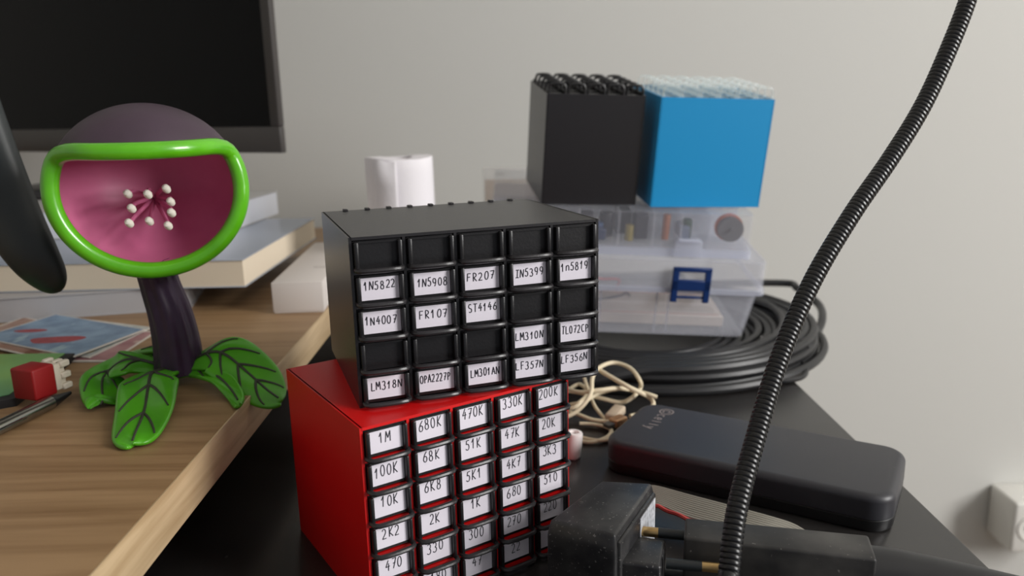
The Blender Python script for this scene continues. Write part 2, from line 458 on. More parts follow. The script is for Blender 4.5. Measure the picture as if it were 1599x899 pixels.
for x in (-.005, .030, .062, .090, .112, .135):
    MB().box((x, uy0 + .0015, -.029), (x + .0013, uy1 - .0015, -.002)).build('divider', M_poly, up)
for y in (.035, .08):
    MB().box((ux0 + .0015, y, -.029), (ux1 - .0015, y + .0012, -.003)).build('divider', M_poly, up)
lt = MB().box((.1075, uy0 - .0045, -.036), (.1300, uy0 - .0015, -.022), .0012).box((.1100, uy0 - .006, -.0235), (.1280, uy0 - .001, -.0205), .0012)
lt.build('latch', M_poly2, up)['label'] = 'milky white latch'

lo = thing('organizer_box', None, 'deep clear box with navy blue latch, lying on the coiled black cable', 'storage box', matrix=TILT)
lx0, lx1, ly0, ly1 = -.030, .1825, -.018, .135
b = MB(); shell(b, lx0, lx1, ly0, ly1, -.0612, -.0366, .0014, .006, bottom=False); b.build('lid', M_poly, lo)
b = MB(); shell(b, lx0 - .0015, lx1 + .0015, ly0 - .0015, ly1 + .0015, -.0640, -.0600, .0022, .007, bottom=False, top=False); b.build('rim', M_poly2, lo)
def taper_box(mb, z0, z1, i0, i1, t):
    outer0 = [(x + lx0 + i0, y + ly0 + i0) for x, y in rounded(lx1 - lx0 - 2 * i0, ly1 - ly0 - 2 * i0, .008, 4)]
    outer1 = [(x + lx0 + i1, y + ly0 + i1) for x, y in rounded(lx1 - lx0 - 2 * i1, ly1 - ly0 - 2 * i1, .008, 4)]
    in0 = [(x + lx0 + i0 + t, y + ly0 + i0 + t) for x, y in rounded(lx1 - lx0 - 2 * i0 - 2 * t, ly1 - ly0 - 2 * i0 - 2 * t, .007, 4)]
    in1 = [(x + lx0 + i1 + t, y + ly0 + i1 + t) for x, y in rounded(lx1 - lx0 - 2 * i1 - 2 * t, ly1 - ly0 - 2 * i1 - 2 * t, .007, 4)]
    rows = [[(x, y, z0) for x, y in outer0], [(x, y, z1) for x, y in outer1], [(x, y, z1) for x, y in in1], [(x, y, z0) for x, y in in0]]
    mb.grid([r_ + [r_[0]] for r_ in rows + [rows[0]]], smooth=False)
    mb.prism(in0, z0, z0 + t)
LB = -.1042
b = MB(); taper_box(b, LB, -.0612, .0075, .002, .0014); b.build('body', M_poly, lo)
for x in (.030, .052, .098, .108):
    MB().box((x, ly0 + .009, LB + .0015), (x + .0014, ly0 + .011, -.063)).build('rib', M_poly2, lo)
lt = MB()
yl = ly0 - .0050
lt.box((.1065, yl, -.0448), (.1375, yl + .003, -.0410), .0006, 1); lt.box((.1065, yl, -.0605), (.1375, yl + .003, -.0515), .0006, 1)
lt.box((.1065, yl, -.0705), (.1117, yl + .003, -.0412), .0006, 1); lt.box((.1323, yl, -.0705), (.1375, yl + .003, -.0412), .0006, 1)
lt.box((.109, yl + .001, -.0675), (.135, yl + .003, -.0655), .0004, 1)
lt.build('latch', M_navy, lo)['label'] = 'navy blue latch with two slots'

def intilt(x, y, z, rz=0, rx=0, ry=0):
    return TILT @ Matrix.Translation((x, y, z)) @ Matrix.Rotation(rz, 4, 'Z') @ Matrix.Rotation(rx, 4, 'X') @ Matrix.Rotation(ry, 4, 'Y')
# breadboard in the lower box
bb = thing('breadboard', None, 'cream white breadboard lying inside the clear box with the blue latch', 'circuit board', matrix=intilt(-.006, .006, LB + .0016))
b = MB().box((0, 0, 0), (.166, .055, .0092), .0006, 1); b.build('board', mat('breadboard_plastic', (240, 226, 214), 0.5), bb)
holes = MB()
for i in range(52):
    for j in list(range(5)) + list(range(7, 12)):
        x = .006 + i * .003; y = .009 + j * .0031
        holes.box((x, y, .0091), (x + .001, y + .001, .0094))
ho = holes.build('hole_grid', mat('contact_hole', (60, 56, 52), 0.6), bb); ho['kind'] = 'stuff'
for y in (.0035, .0515):
    MB().box((.004, y, .0091), (.162, y + .0006, .0094)).build('rail_line', mat('rail_print', (190, 40, 50), 0.5), bb)
# wires in the lower box
def wire(name, label, pts, r, m, group=None):
    o = MB().tube([TILT @ p for p in spline(pts, 60)], r, 8).build(name, m); return tag(o, label, 'wire', group)
M_wred = mat('pink_wire', (196, 90, 96), 0.45); M_wblk = mat('dark_wire', (48, 50, 62), 0.45)
wire('jumper_wire', 'pinkish red wire curled in the upper part of the box with the blue latch',
     [(-.02, .02, LB + .014), (.005, .004, LB + .038), (.03, .002, LB + .045), (.052, .006, LB + .041), (.07, .02, LB + .036), (.075, .05, LB + .02), (.076, .075, LB + .0035)], .0011, M_wred)
wire('jumper_wire', 'dark thin wire hanging in a V inside the box with the blue latch',
     [(.012, .000, LB + .035), (.018, -.003, LB + .026), (.0225, -.004, LB + .0135), (.030, -.003, LB + .019), (.050, -.001, LB + .025), (.068, .003, LB + .027), (.08, .03, LB + .02), (.09, .062, LB + .0035)], .0010, M_wblk)
# loose electronic parts in the upper box
MOT = mat('motor_steel', (120, 118, 120), 0.4, metal=0.6)
mo = thing('motor', None, 'round grey motor with an orange ring at right end of the upper clear box', 'motor', matrix=intilt(.1545, .004, -.0155, rx=0))
MB().lathe([(.0001, -.006), (.0098, -.006), (.0102, -.005), (.0102, .006), (.0001, .006)], 28, M=Matrix.Rotation(PI / 2, 4, 'X') @ Matrix.Translation((0, 0, -.003))).build('can', MOT, mo)
MB().lathe([(.0098, -.002), (.0113, -.002), (.0113, .002), (.0098, .002), (.0098, -.002)], 28, cap=False, M=Matrix.Rotation(PI / 2, 4, 'X') @ Matrix.Translation((0, 0, -.005))).build('ring', mat('orange_ring', (190, 96, 60), 0.5), mo)
MB().lathe([(.0001, 0), (.0018, 0), (.0018, .004), (.0001, .004)], 12, M=Matrix.Rotation(PI / 2, 4, 'X') @ Matrix.Translation((0, 0, .002))).build('shaft', MOT, mo)
parts = [('capacitor', (38, 38, 44), .0045, .016, -.022, .006), ('capacitor', (110, 92, 96), .0042, .020, -.012, .008), ('capacitor', (60, 52, 54), .0050, .013, .008, .010),
         ('capacitor', (36, 70, 118), .0040, .014, .0475, .006), ('capacitor', (150, 134, 66), .0036, .013, .0735, .006), ('capacitor', (176, 108, 72), .0030, .021, .104, .012),
         ('capacitor', (40, 40, 46), .0055, .018, .020, .012), ('capacitor', (48, 44, 52), .0060, .020, .0555, .018), ('capacitor', (70, 66, 74), .0050, .020, .082, .020), ('capacitor', (52, 78, 62), .0045, .016, .122, .018)]
words = ['black', 'mauve grey', 'brown black', 'blue', 'mustard yellow', 'orange brown', 'wide black', 'tall dark purple grey', 'tall grey', 'dull green']
for (nm, c, r, hgt, x, y), wd in zip(parts, words):
    o = MB().lathe([(.0003, 0), (r * .92, 0), (r, r * .1), (r, hgt - r * .25), (r * .9, hgt), (.0003, hgt)], 18).build(nm, mat('capacitor_' + wd.replace(' ', '_'), c, 0.4))
    o.matrix_world = intilt(x, y, -.0285)
    tag(o, wd + ' cylindrical electronic part standing in the upper clear organizer box', 'component')
for k, (x, y, sx, sy, hgt, c, wd) in enumerate([(.002, .000, .022, .012, .021, (44, 40, 46), 'broad dark purple grey'), (.045, -.004, .008, .006, .011, (34, 50, 84), 'small navy'), (.0775, .002, .010, .012, .022, (64, 62, 70), 'pewter'),
                                            (.034, .006, .010, .02, .019, (52, 48, 56), 'dark grey'), (.064, .016, .012, .018, .021, (58, 54, 60), 'slate grey'),
                                            (.115, .008, .008, .02, .012, (120, 128, 148), 'bluish grey'), (-.032, .012, .018, .02, .022, (46, 44, 48), 'charcoal')]):
    o = thing('relay', None, wd + ' rectangular module in the upper clear organizer box', 'component', matrix=intilt(x, y, -.0285))
    MB().box((0, 0, .002), (sx, sy, hgt), .0006, 1).build('case', mat('relay_' + wd.replace(' ', '_'), c, 0.45), o)
    for q in (.25, .75): MB().box((sx * q - .0004, sy * .5, 0), (sx * q + .0004, sy * .5 + .0008, .002)).build('pin', MOT, o)

# ---------------------------------------------------------------- coiled black cable under the clear boxes
CC = Vector((.115, .668, 0))
loops = [(.0660 + .0075 * i, .0037) for i in range(12)][::-1] + [(.0955 + .0076 * i, .0105) for i in range(7)] + [(.140 - .008 * i, .0168) for i in range(4)] + [(.140, .0225)]
rc = random.Random(4); path = []
STEP = 72
for i in range(len(loops) - 1):
    for k in range(STEP):
        t = max(0.0, (k - STEP * .6) / (STEP * .4)); t = t * t * (3 - 2 * t)
        r = loops[i][0] * (1 - t) + loops[i + 1][0] * t; z = loops[i][1] * (1 - t) + loops[i + 1][1] * t
        a = PI / 2 + .4 + 2 * PI * k / STEP
        if z > .012:
            q = min(1, max(0, (-math.cos(a) - .1) / .5)); q = q * q * (3 - 2 * q); r += .026 * q; z -= .0095 * q + (.006 if z > .02 else 0) * q
        wob = .0012 * math.sin(3 * a + i * 1.7) * (1 if z > .009 else .3)
        path.append((CC.x + (r + wob) * math.cos(a), CC.y + (r + wob) * math.sin(a), z + (.0006 * math.sin(2 * a + i) if z > .009 else 0)))
cb = thing('cable_coil', (CC.x, CC.y, 0), 'thick black cable wound in a large coil under the clear boxes', 'cable')
T = Matrix.Translation(-CC)
MB().tube(path, .0034, 8, M=T).build('cable', M_rubber, cb)
for a, r, z in ((-.62, .136, .0125), (-.50, .130, .0125)):
    d = Vector((-math.sin(a), math.cos(a), 0)); c = Vector((r * math.cos(a), r * math.sin(a), z))
    MB().tube([c - d * .005, c + d * .005], .0062, 12).build('cable_tie', mat('cable_tie_tape', (44, 44, 46), 0.6), cb)
# thinner ends of cables at the right and behind
th = spline([PZ(1195, 545, .012), PZ(1225, 552, .010), PZ(1247, 562, .006), PZ(1259, 576, .0035), PZ(1252, 589, .0025), PZ(1225, 594, .0022), PZ(1195, 594, .0022), PZ(1150, 596, .0022)], 60)
tag(MB().tube(th, .0019, 8).build('thin_cable', M_rubber), 'thin black cable looping over the right edge of the black desk', 'cable')
e1 = spline([Vector((.150, .797, .010)), Vector((.190, .795, .016)), PY(1222, 442, .785), PY(1245, 450, .765), PY(1277, 474, .73), PY(1284, 496, .69), PY(1272, 524, .65), PZ(1240, 548, .012), PZ(1190, 566, .009), PZ(1120, 578, .0075)], 90)
MB().tube(e1, .0036, 8, M=Matrix.Translation(-CC)).build('loose_strand', M_rubber, cb)

# ---------------------------------------------------------------- cream cable heap
def P(u, v, z): return PZ(u, v, z)
cr = [(852, 655, .004), (880, 652, .006), (903, 640, .010), (922, 616, .018), (925, 590, .024), (934, 575, .027), (957, 566, .027), (983, 574, .025), (998, 592, .021), (1000, 606, .014), (985, 622, .010), (968, 628, .007),
      (940, 622, .009), (905, 613, .012), (880, 610, .013), (862, 616, .010), (870, 638, .006), (893, 637, .0085), (920, 622, .012), (940, 612, .014), (975, 606, .015), (1008, 614, .015), (1026, 620, .013)]
cable1 = thing('cream_cable', PZ(935, 640, 0), 'tangled cream white cable heap right of the drawer cabinets, ending in a plug', 'cable')
T = Matrix.Translation(-PZ(935, 640, 0))
M_cream = mat('cream_cable_sleeve', (226, 212, 182), 0.5)
def cable(pts, r, nm='cable'):
    return MB().tube(spline([P(*q) for q in pts], 150), r, 8, M=T).build(nm, M_cream, cable1)
cable(cr, .0014)
cable([(935, 577, .026), (955, 589, .024), (978, 602, .021), (1000, 613, .016), (1016, 622, .011), (1020, 632, .008), (1010, 641, .0065), (995, 647, .006), (984, 650, .006)], .0015)
cable([(912, 588, .020), (917, 604, .016), (922, 618, .010), (930, 636, .006), (945, 655, .003), (955, 672, .0022), (950, 685, .0020), (930, 687, .0020), (905, 682, .0020), (880, 676, .0020)], .0012)
cable([(890, 607, .012), (905, 600, .014), (918, 612, .013), (905, 628, .011), (890, 632, .008), (876, 640, .005), (900, 646, .0045), (925, 655, .0035), (955, 658, .0035), (970, 656, .005)], .0013)
cable([(905, 661, .0026), (925, 662, .0024), (945, 666, .0022), (954, 672, .0028), (948, 682, .0022), (925, 690, .0014), (905, 688, .0014)], .0012)
cable([(880, 604, .014), (905, 612, .017), (935, 609, .019), (965, 606, .018), (990, 610, .013)], .0014)
g = PZ(975, 640, .006) - PZ(935, 640, 0)
def along(a, b):
    d = (b - a); x = d.normalized(); y = Vector((0, 0, 1)).cross(x).normalized(); z = x.cross(y)
    m = Matrix((x, y, z)).transposed().to_4x4(); m.translation = a; return m
ax = along(PZ(956, 661, .0055), PZ(984, 650, .006))
pm = MB().box((0, -.0036, -.0028), (.0105, .0036, .0028), .0012, 3, M=T @ ax)
pm.build('plug_shell', mat('rose_gold_metal', (205, 160, 122), 0.35, metal=0.7), cable1)['label'] = 'rose gold plug shell'
MB().box((-.0055, -.0030, -.0014), (0, .0030, .0014), .0008, 2, M=T @ ax).build('plug_tip', mat('plug_steel', (120, 116, 112), 0.35, metal=0.8), cable1)
# second wide cream flat plug behind
pl = MB(); ax2 = along(PZ(955, 650, .006), PZ(975, 628, .008))
pl.box((-.002, -.0042, -.004), (.0145, .0042, .002), .0016, 3, M=T @ ax2)
pl.build('plug_body', mat('pale_plug_plastic', (196, 178, 156), 0.5), cable1)

# white hollow plastic tube beside the red cabinet
base = PZ(893, 714, 0); tb = thing('plastic_tube', base, 'small white rounded plastic tube with a hole, right of the red cabinet', 'tube')
t = MB(); t.lathe([(.0004, 0), (.0040, .0002), (.0050, .0016), (.0052, .008), (.0050, .0145), (.0046, .0158), (.0028, .0160), (.0025, .0150), (.0024, .009), (.0002, .009)], 28, M=Matrix.Rotation(.10, 4, 'Y'), cap=False)
t.build('tube', mat('white_gloss_plastic', (240, 232, 230), 0.3), tb)

# ---------------------------------------------------------------- power bank
c0 = Vector((.0475, .4075, 0)); ang = math.atan2(.3330 - .4075, .1695 - .0475)
pb = thing('power_bank', c0, 'flat black power bank lying on the black desk behind the wall plugs', 'power bank', rot=(0, 0, ang))
PL, PW, PH = .1475, .066, .019
M_pb = dusty('power_bank_plastic', (50, 50, 55), (120, 120, 124), rough=0.42, scale=500, lo=0.76, hi=0.8, amount=0.4)
b = MB(); b.slab(PL, PW, .012, [(.0022, 0), (.0008, .0006), (.0002, .002), (.0002, .0060), (.0006, .0064)]); b.build('lower_shell', mat('power_bank_base', (24, 24, 26), 0.4), pb)
pf = [(.0006, .0064), (.0, .0068), (.0, PH - .0038)] + [(.0038 * (1 - math.cos(t_)), PH - .0038 + .0038 * math.sin(t_)) for t_ in [PI / 2 * q_ / 6 for q_ in range(1, 7)]]
b = MB(); b.slab(PL, PW, .012, pf); b.build('upper_shell', M_pb, pb)
b = MB(); b.slab(PL, PW, .012, [(.0009, .0058), (.0009, .0070)]); b.build('seam', M_black_dr, pb)
lg = MB(); inv = Matrix.Rotation(-ang, 4, 'Z') @ Matrix.Translation(-c0)
o_ = inv @ PZ(1041, 643, PH); e_ = inv @ PZ(1016, 668, PH)
dx = (e_ - o_); dx.z = 0; dx.normalize(); dy = Vector((-dx.y, dx.x, 0)); ZL = PH + .00012
L_ = (e_ - o_).length
put = lambda x, y: (o_.x + dx.x * x + dy.x * y, o_.y + dx.y * x + dy.y * y, ZL)
R_ = .0040
ribbon(lg, arc(0, 0, R_, R_, 0, 360, 28), .0009, put, 0)
ribbon(lg, arc(0, 0, R_ * .5, R_ * .5, 30, 330, 18), .0008, put, 0)
write(lg, 'celly', .0054, -.0030, .0056, L_ / 5.6, .0009, put, 0)
lg.build('logo_print', mat('grey_print', (150, 140, 138), 0.5), pb)

# ---------------------------------------------------------------- left wall charger with its pins to the right
M_chg = dusty('charger_plastic', (30, 30, 33), (150, 148, 145), rough=0.34, scale=900, lo=0.66, hi=0.72, amount=0.55, film=0.16)
M_brass = mat('brass_pin', (196, 164, 112), 0.28, metal=0.9)
M_sleeve = mat('pin_sleeve', (32, 36, 38), 0.4)
fl, bl_, br_, frr = Vector((.0133, .2911, 0)), Vector((.0382, .3242, 0)), Vector((.0599, .3207, 0)), Vector((.0379, .2783, 0))
cm = Matrix.Translation(fl)
CH = .0360
ch = thing('wall_charger', None, 'black dusty two-pin wall charger lying right in front of the red cabinet', 'charger', matrix=cm)
lp = [(p_ - fl).to_2d() for p_ in (fl, frr, br_, bl_)]
cen = sum(lp, Vector((0, 0))) / 4
ex = [cen + (p_ - cen) * 1.07 for p_ in lp]
b = MB(); b.loft([[(*p_, z_) for p_ in q_] for q_, z_ in ((ex, 0), (ex, CH - .006), (lp, CH))], .0012, 3)
b.build('body', M_chg, ch)
rx_ = (lp[2] - lp[1]).normalized(); nx_ = Vector((rx_.y, -rx_.x))            # along the pin face, and out of it
fm = Matrix((Vector((nx_.x, nx_.y, 0)), Vector((rx_.x, rx_.y, 0)), Vector((0, 0, 1)))).transposed().to_4x4(); fm.translation = Vector((*ex[1], 0))
FW = (ex[2] - ex[1]).length
b = MB(); b.box((-.0010, .0025, .002), (.0014, FW - .0025, CH - .0035), .0010, 2, M=fm); b.build('end_cap', M_chg, ch)
b = MB(); b.box((.0012, .026, .0105), (.0017, FW - .0045, CH - .0052), M=fm); lb = b.build('rating_label', mat('silver_label', (205, 208, 214), 0.5, rgb2=(150, 152, 158), vary=.2, vary_scale=500), ch); lb['label'] = 'silver grey rating label'
pdm = fm @ Matrix.Translation((0, .004, 0)) @ Matrix.Rotation(math.radians(11), 4, 'Z')
b = MB(); b.box((-.002, .000, .004), (.0165, .021, .0235), .0015, 3, M=pdm); b.build('pin_base', M_chg, ch)
for zq in (.0215, .0040):
    a0, a1, a2 = (PZ(u_, v_, .0215) - fl for u_, v_ in ((1040, 879), (1096, 884), (1127, 887)))
    for q_ in (a0, a1, a2): q_.z = zq
    p_ = MB(); p_.tube([a0, a1], .0021, 14); pin = p_.build('pin', M_sleeve, ch)
    p_ = MB(); p_.tube([a0.lerp(a1, .99), a1.lerp(a2, .88), a2], lambda s: .0020 if s < .9 else .0012, 14); p_.build('pin_tip', M_brass, pin)['label'] = 'brass pin tip'

# ---------------------------------------------------------------- right plug with thick cable, pins to the left
A0, B0, C0 = Vector((.0706, .3013, 0)), Vector((.1399, .2836, 0)), Vector((.1334, .2679, 0))
xa = (B0 - A0).normalized(); ya = Vector((-xa.y, xa.x, 0))
pm_ = Matrix((xa, ya, Vector((0, 0, 1)))).transposed().to_4x4(); pm_.translation = A0 - ya * .0165
pg = thing('power_plug', None, 'long black dusty plug with thick cable, its brass pins toward the charger', 'plug', matrix=pm_)
M_plug = dusty('plug_plastic', (34, 33, 33), (150, 146, 140), rough=0.5, scale=520, lo=0.71, hi=0.77, amount=0.5, film=0.22)
QL = (B0 - A0).length
b = MB(); b.prism([(0, 0), (QL, -.001), (QL, .0172), (0, .0165)], 0, .0300, .0012, 3); b.build('body', M_plug, pg)
pts = [(QL - .002, .009, .0170), (QL + .012, .0085, .0175), (QL + .035, .006, .0160), (QL + .075, .000, .0130), (QL + .13, -.012, .0115), (QL + .22, -.035, .0112)]
MB().tube(spline(pts, 50), lambda s: .0118 - .0012 * min(1, s * 4), 20).build('cable', mat('thick_cable_rubber', (38, 38, 40), 0.42, bump=.05), pg)
for y, zq in ((.0128, .0237), (.0128, .0050)):
    p_ = MB(); p_.tube([(.002, y, zq), (-.0108, y - .0002, zq)], .0022, 14); pin = p_.build('pin', M_sleeve, pg)
    p_ = MB(); p_.tube([(-.0106, y - .0002, zq), (-.0176, y - .0003, zq), (-.0188, y - .0003, zq)], lambda s: .0021 if s < .9 else .0012, 14); p_.build('pin_tip', M_brass, pin)['label'] = 'brass pin tip'

# grey ribbon cable with a red edge behind the plugs
ra = [PZ(1010, 764, .012), PZ(1022, 759, .013), PZ(1080, 774, .013), PZ(1137, 789, .012), PZ(1200, 806, .010), PZ(1238, 818, .006), PZ(1262, 832, .0015)]
rb = [PZ(1012, 784, .012), PZ(1027, 788, .013), PZ(1072, 807, .012), PZ(1125, 828, .011), PZ(1175, 846, .009), PZ(1205, 856, .005), PZ(1225, 866, .0015)]
rb = [a + (b_ - a).normalized() * .0215 for a, b_ in zip(ra, rb)]
sa, sb = spline(ra, 60), spline(rb, 60)
rbn = thing('ribbon_cable', sa[len(sa) // 2] * 1.0, 'flat grey ribbon cable with a red edge, behind the two black plugs', 'cable')
T = Matrix.Translation(-sa[len(sa) // 2]); NR = 12
rib = MB(); redm = MB()
for k in range(NR):
    f_ = (k + .5) / NR; wv = .0007
    pts = [a.lerp(b_, f_) + (Vector((0, 0, .0004 * math.sin(i * .8))) if k == NR - 1 else Vector((0, 0, 0))) for i, (a, b_) in enumerate(zip(sa, sb))]
    (redm if k == NR - 1 else rib).tube(pts, .00094, 6, M=T)
rib.build('grey_wires', mat('ribbon_grey', (128, 124, 114), 0.6), rbn)['kind'] = 'stuff'
redm.build('red_wire', mat('ribbon_red', (176, 64, 60), 0.5), rbn)

# ---------------------------------------------------------------- gooseneck arm
G = [PY(1136, 915, .246), PY(1138, 899, .250), PY(1150, 800, .263), PY(1178, 690, .280), PY(1217, 560, .300), PY(1268, 440, .318), PY(1330, 335, .334), PY(1390, 248, .348), PY(1441, 165, .360), PY(1480, 80, .370), PY(1511, 0, .378), PY(1524, -60, .383)]
G = [Vector((G[0].x - .002, .243, .008))] + G
gs = spline(G, 1400)
# even steps along the arm
cum = [0]
for i in range(1, len(gs)): cum.append(cum[-1] + (gs[i] - gs[i - 1]).length)
tot = cum[-1]; PITCH_R = .0020; NST = int(tot / PITCH_R) * 6; res = []; j = 0
for i in range(NST + 1):
    d = tot * i / NST
    while j < len(cum) - 2 and cum[j + 1] < d: j += 1
    res.append(gs[j].lerp(gs[j + 1], (d - cum[j]) / max(1e-9, cum[j + 1] - cum[j])))
gn = thing('gooseneck_arm', (G[0].x, G[0].y, 0), 'glossy black ribbed gooseneck arm rising across the right of the photo', 'gooseneck')
T = Matrix.Translation(-Vector((G[0].x, G[0].y, 0)))
RP = [.90, .985, 1.0, 1.0, .985, .90]
mb = MB(); cnt = {'i': -1}
def rr(s):
    k = round(s * NST) % 6
    return .0039 * [.90, .985, 1.0, 1.0, 1.0, .985][k]
mb.tube(res, rr, 20, M=T); mb.build('ribbed_hose', M_gloss_black, gn)
MB().lathe([(.0001, 0), (.019, 0), (.020, .001), (.020, .006), (.018, .008), (.0065, .010), (.0060, .020), (.0001, .020)], 36).build('base', M_black, gn)
tp = res[-1] - Vector((G[0].x, G[0].y, 0)); td = (res[-1] - res[-8]).normalized()
MB().tube([tp - td * .002, tp + td * .02], .0055, 18).build('end_ferrule', M_black, gn)

# ---------------------------------------------------------------- white socket adapter on the wall
ad0 = PY(1542, 790, YW)
ad = thing('socket_adapter', (ad0.x, YW, ad0.z - .037), 'white plastic socket adapter plugged into the wall at the right edge', 'adapter')
M_ad = mat('white_adapter_plastic', (226, 224, 218), 0.4)
MB().box((0, -.058, 0), (.085, -.0005, .072), .004, 3).build('body', M_ad, ad)
for x in (.024, .064):
    MX = Matrix.Translation((x, -.0575, .036)) @ Matrix.Rotation(PI / 2, 4, 'X')
    f_ = MB().lathe([(.0185, 0), (.0185, .0022), (.0165, .0022), (.0160, .0006), (.0001, .0006)], 28, M=MX, cap=False).build('socket_rim', M_ad, ad)
    for s in (-.007, .007):
        MB().lathe([(.0001, .0009), (.0025, .0009), (.0025, .0002)], 14, M=MX @ Matrix.Translation((s, 0, 0)), cap=False).build('contact_hole', mat('hole_dark', (70, 64, 56), .6), f_)

# ---------------------------------------------------------------- roll, clear pouch behind the cabinets
rl = thing('paper_roll', (-.0905, .66, 0), 'white paper roll standing behind the black drawer cabinet', 'paper roll')
rows = []
for i, (r, z) in enumerate([(.0105, .150), (.0105, .1605), (.016, .1612), (.0272, .1608), (.0278, .1598), (.0280, .150), (.0277, .12), (.0281, .08), (.028, .03), (.028, 0)]):
    row = []
    for k in range(49):
        a = 2 * PI * k / 48; q = r * (1 + .012 * math.sin(3 * a + z * 30) + .010 * math.sin(5 * a - z * 55)); 
        row.append((q * math.cos(a), q * math.sin(a), z + (.0009 * math.sin(2 * a + .6) if z > .155 else 0)))
    rows.append(row)
M_paper = mat('white_tissue_paper', (240, 236, 240), 0.9, bump=.35, bump_scale=260)
MB().grid(rows).build('paper', M_paper, rl)
sh = []
for i in range(9):
    z = .1595 - i * .0198
    sh.append([((.0288 + .0012 * k / 10) * math.cos(-2.25 + k * .06), (.0288 + .0012 * k / 10) * math.sin(-2.25 + k * .06), z + .0012 * math.sin(k * .5)) for k in range(13)])
o = MB().grid(sh).build('loose_sheet', M_paper, rl); mod(o, 'SOLIDIFY', thickness=.0004)
MB().lathe([(.0104, 0), (.0104, .155), (.0096, .155), (.0096, 0), (.0104, 0)], 24, cap=False).build('cardboard_core', mat('cardboard', (170, 146, 116), .8), rl)

px = PY(795, 286, .87)
pc = thing('clear_case', (px.x, .87, 0), 'faint clear plastic case with a beige card, against the wall left of the black cabinet', 'case')
hw_ = .0285; pz = PY(795, 261, .87).z
b = MB(); shell(b, -hw_, hw_ + .01, -.006, .012, 0, pz, .0010, .002); b.build('case', mat('clear_case_plastic', (225, 222, 218), .25, alpha=.16), pc)
MB().box((-hw_ + .002, .001, .002), (hw_ + .008, .0016, pz - .013)).build('card', mat('beige_card', (206, 188, 172), .8, alpha=.75), pc)
MB().box((-hw_ + .014, .0002, pz - .008), (-hw_ + .024, .0009, pz - .0065)).box((-hw_ + .014, .0000, pz - .037), (-hw_ + .023, .0007, pz - .034)).build('print', mat('grey_case_print', (140, 128, 120), .7), pc)

# ---------------------------------------------------------------- monitor
mr = Vector((-.2035, .72, 0)); myaw = math.radians(-25.0)
MZ = PY(436, 239, .72).z
bz = .123
M_bez = mat('monitor_bezel', (66, 62, 60), .42, bump=.05)
mm = Matrix.Translation((-.46, .80, bz)); 
mon = thing('monitor', None, 'dark computer monitor, switched off, at the left behind the pod ornament', 'monitor', matrix=mm)
ML = mm.inverted() @ Matrix.Translation((mr.x, mr.y, MZ)) @ Matrix.Rotation(myaw, 4, 'Z')
MWd, MHt = .56, .345
b = MB(); b.box((-MWd + .03, .004, .012), (-.035, .026, MHt - .02), .003, 2, M=ML); b.build('back_cover', M_bez, mon)
b = MB(); SB, SR = .0235, .0105
b.box((-MWd, -.001, 0), (0, .006, SB), .0012, 2, M=ML); b.box((-MWd, -.001, MHt - SR), (0, .006, MHt), .0012, 2, M=ML)
b.box((-SR, -.001, SB), (0, .006, MHt - SR), .0012, 2, M=ML); b.box((-MWd, -.001, SB), (-MWd + SR, .006, MHt - SR), .0012, 2, M=ML)
b.build('bezel', M_bez, mon)
b = MB(); b.box((-MWd + SR - .001, .0012, SB - .001), (-SR + .001, .005, MHt - SR + .001), M=ML)
b.build('screen', mat('dark_screen', (12, 13, 15), .3, spec=.12), mon)
b = MB(); b.box((-MWd / 2 - .03, .026, -.02), (-MWd / 2 + .03, .04, .16), .003, 2, M=ML); b.build('neck', M_bez, mon)
nb = ML @ Vector((-MWd / 2, .033, 0))
# ---------------------------------------------------------------- books and box on the oak desk
M_pages = mat('book_pages', (222, 208, 186), .8, bump=.3, bump_scale=60, stretch=(.02, .02, 40))
M_pages_w = mat('white_book_pages', (226, 228, 236), .8, bump=.3, bump_scale=60, stretch=(.02, .02, 40))
def book(nm, label, corner, dirx, L, D, z0, z1, m_cover, m_pages, cov=.0012, cat='book', inset=.0012):
    """corner = the front right corner; the front edge runs left, the right edge runs back along dirx"""
    y = Vector((dirx[0], dirx[1], 0)).normalized(); x = Vector((y.y, -y.x, 0))
    m = Matrix((x, y, Vector((0, 0, 1)))).transposed().to_4x4(); m.translation = Vector((corner[0], corner[1], z0))
    o = thing(nm, None, label, cat, matrix=m); H = z1 - z0
    MB().box((-L + inset, inset, cov), (-inset, D - inset, H - cov), 0).build('pages', m_pages, o)
    MB().box((-L, 0, 0), (0, D, cov), .0004, 1).build('cover', m_cover, o)
    MB().box((-L, 0, H - cov), (0, D, H), .0004, 1).build('cover', m_cover, o)
    MB().box((-L - .001, 0, 0), (-L + .001, D, H), .0004, 1).build('spine', m_cover, o)
    return o
M_greycov = mat('grey_book_cover', (166, 164, 166), .5); M_bluecov = mat('grey_blue_glossy_cover', (150, 158, 172), .25)
M_cream_cov = mat('cream_cover', (214, 204, 188), .6)
book('book', 'grey thick book at the bottom of the stack behind the pod ornament', (-.2355, .561), (-.02, .09), .30, .19, ZT, ZT + .0175, M_greycov, mat('grey_pages', (176, 174, 176), .8), cov=.001)
book('book', 'book with glossy grey blue cover and cream pages, middle of the stack', (-.1905, .552), (.0, 1), .26, .215, ZT + .0177, ZT + .0378, M_bluecov, M_pages, cov=.0007)
bA = book('book', 'white book with grey cover on top of the stack below the monitor', (-.2475, .655), (.0085, .105), .26, .15, ZT + .038, ZT + .0612, mat('top_book_cover', (188, 186, 184), .5), M_pages_w, cov=.0007)
# the monitor's foot stands on the topmost book
b = MB(); b.box((-.05, -.035, -.0012), (.065, .085, .007), .002, 2); b.box((.065, -.01, .001), (.10, .03, .006), .0015, 2); b.build('foot', M_black, mon)
b = MB(); b.tube([(0, .03, .004), (nb.x, nb.y + .012, nb.z + .0)], .010, 14); b.build('stem', M_bez, mon)

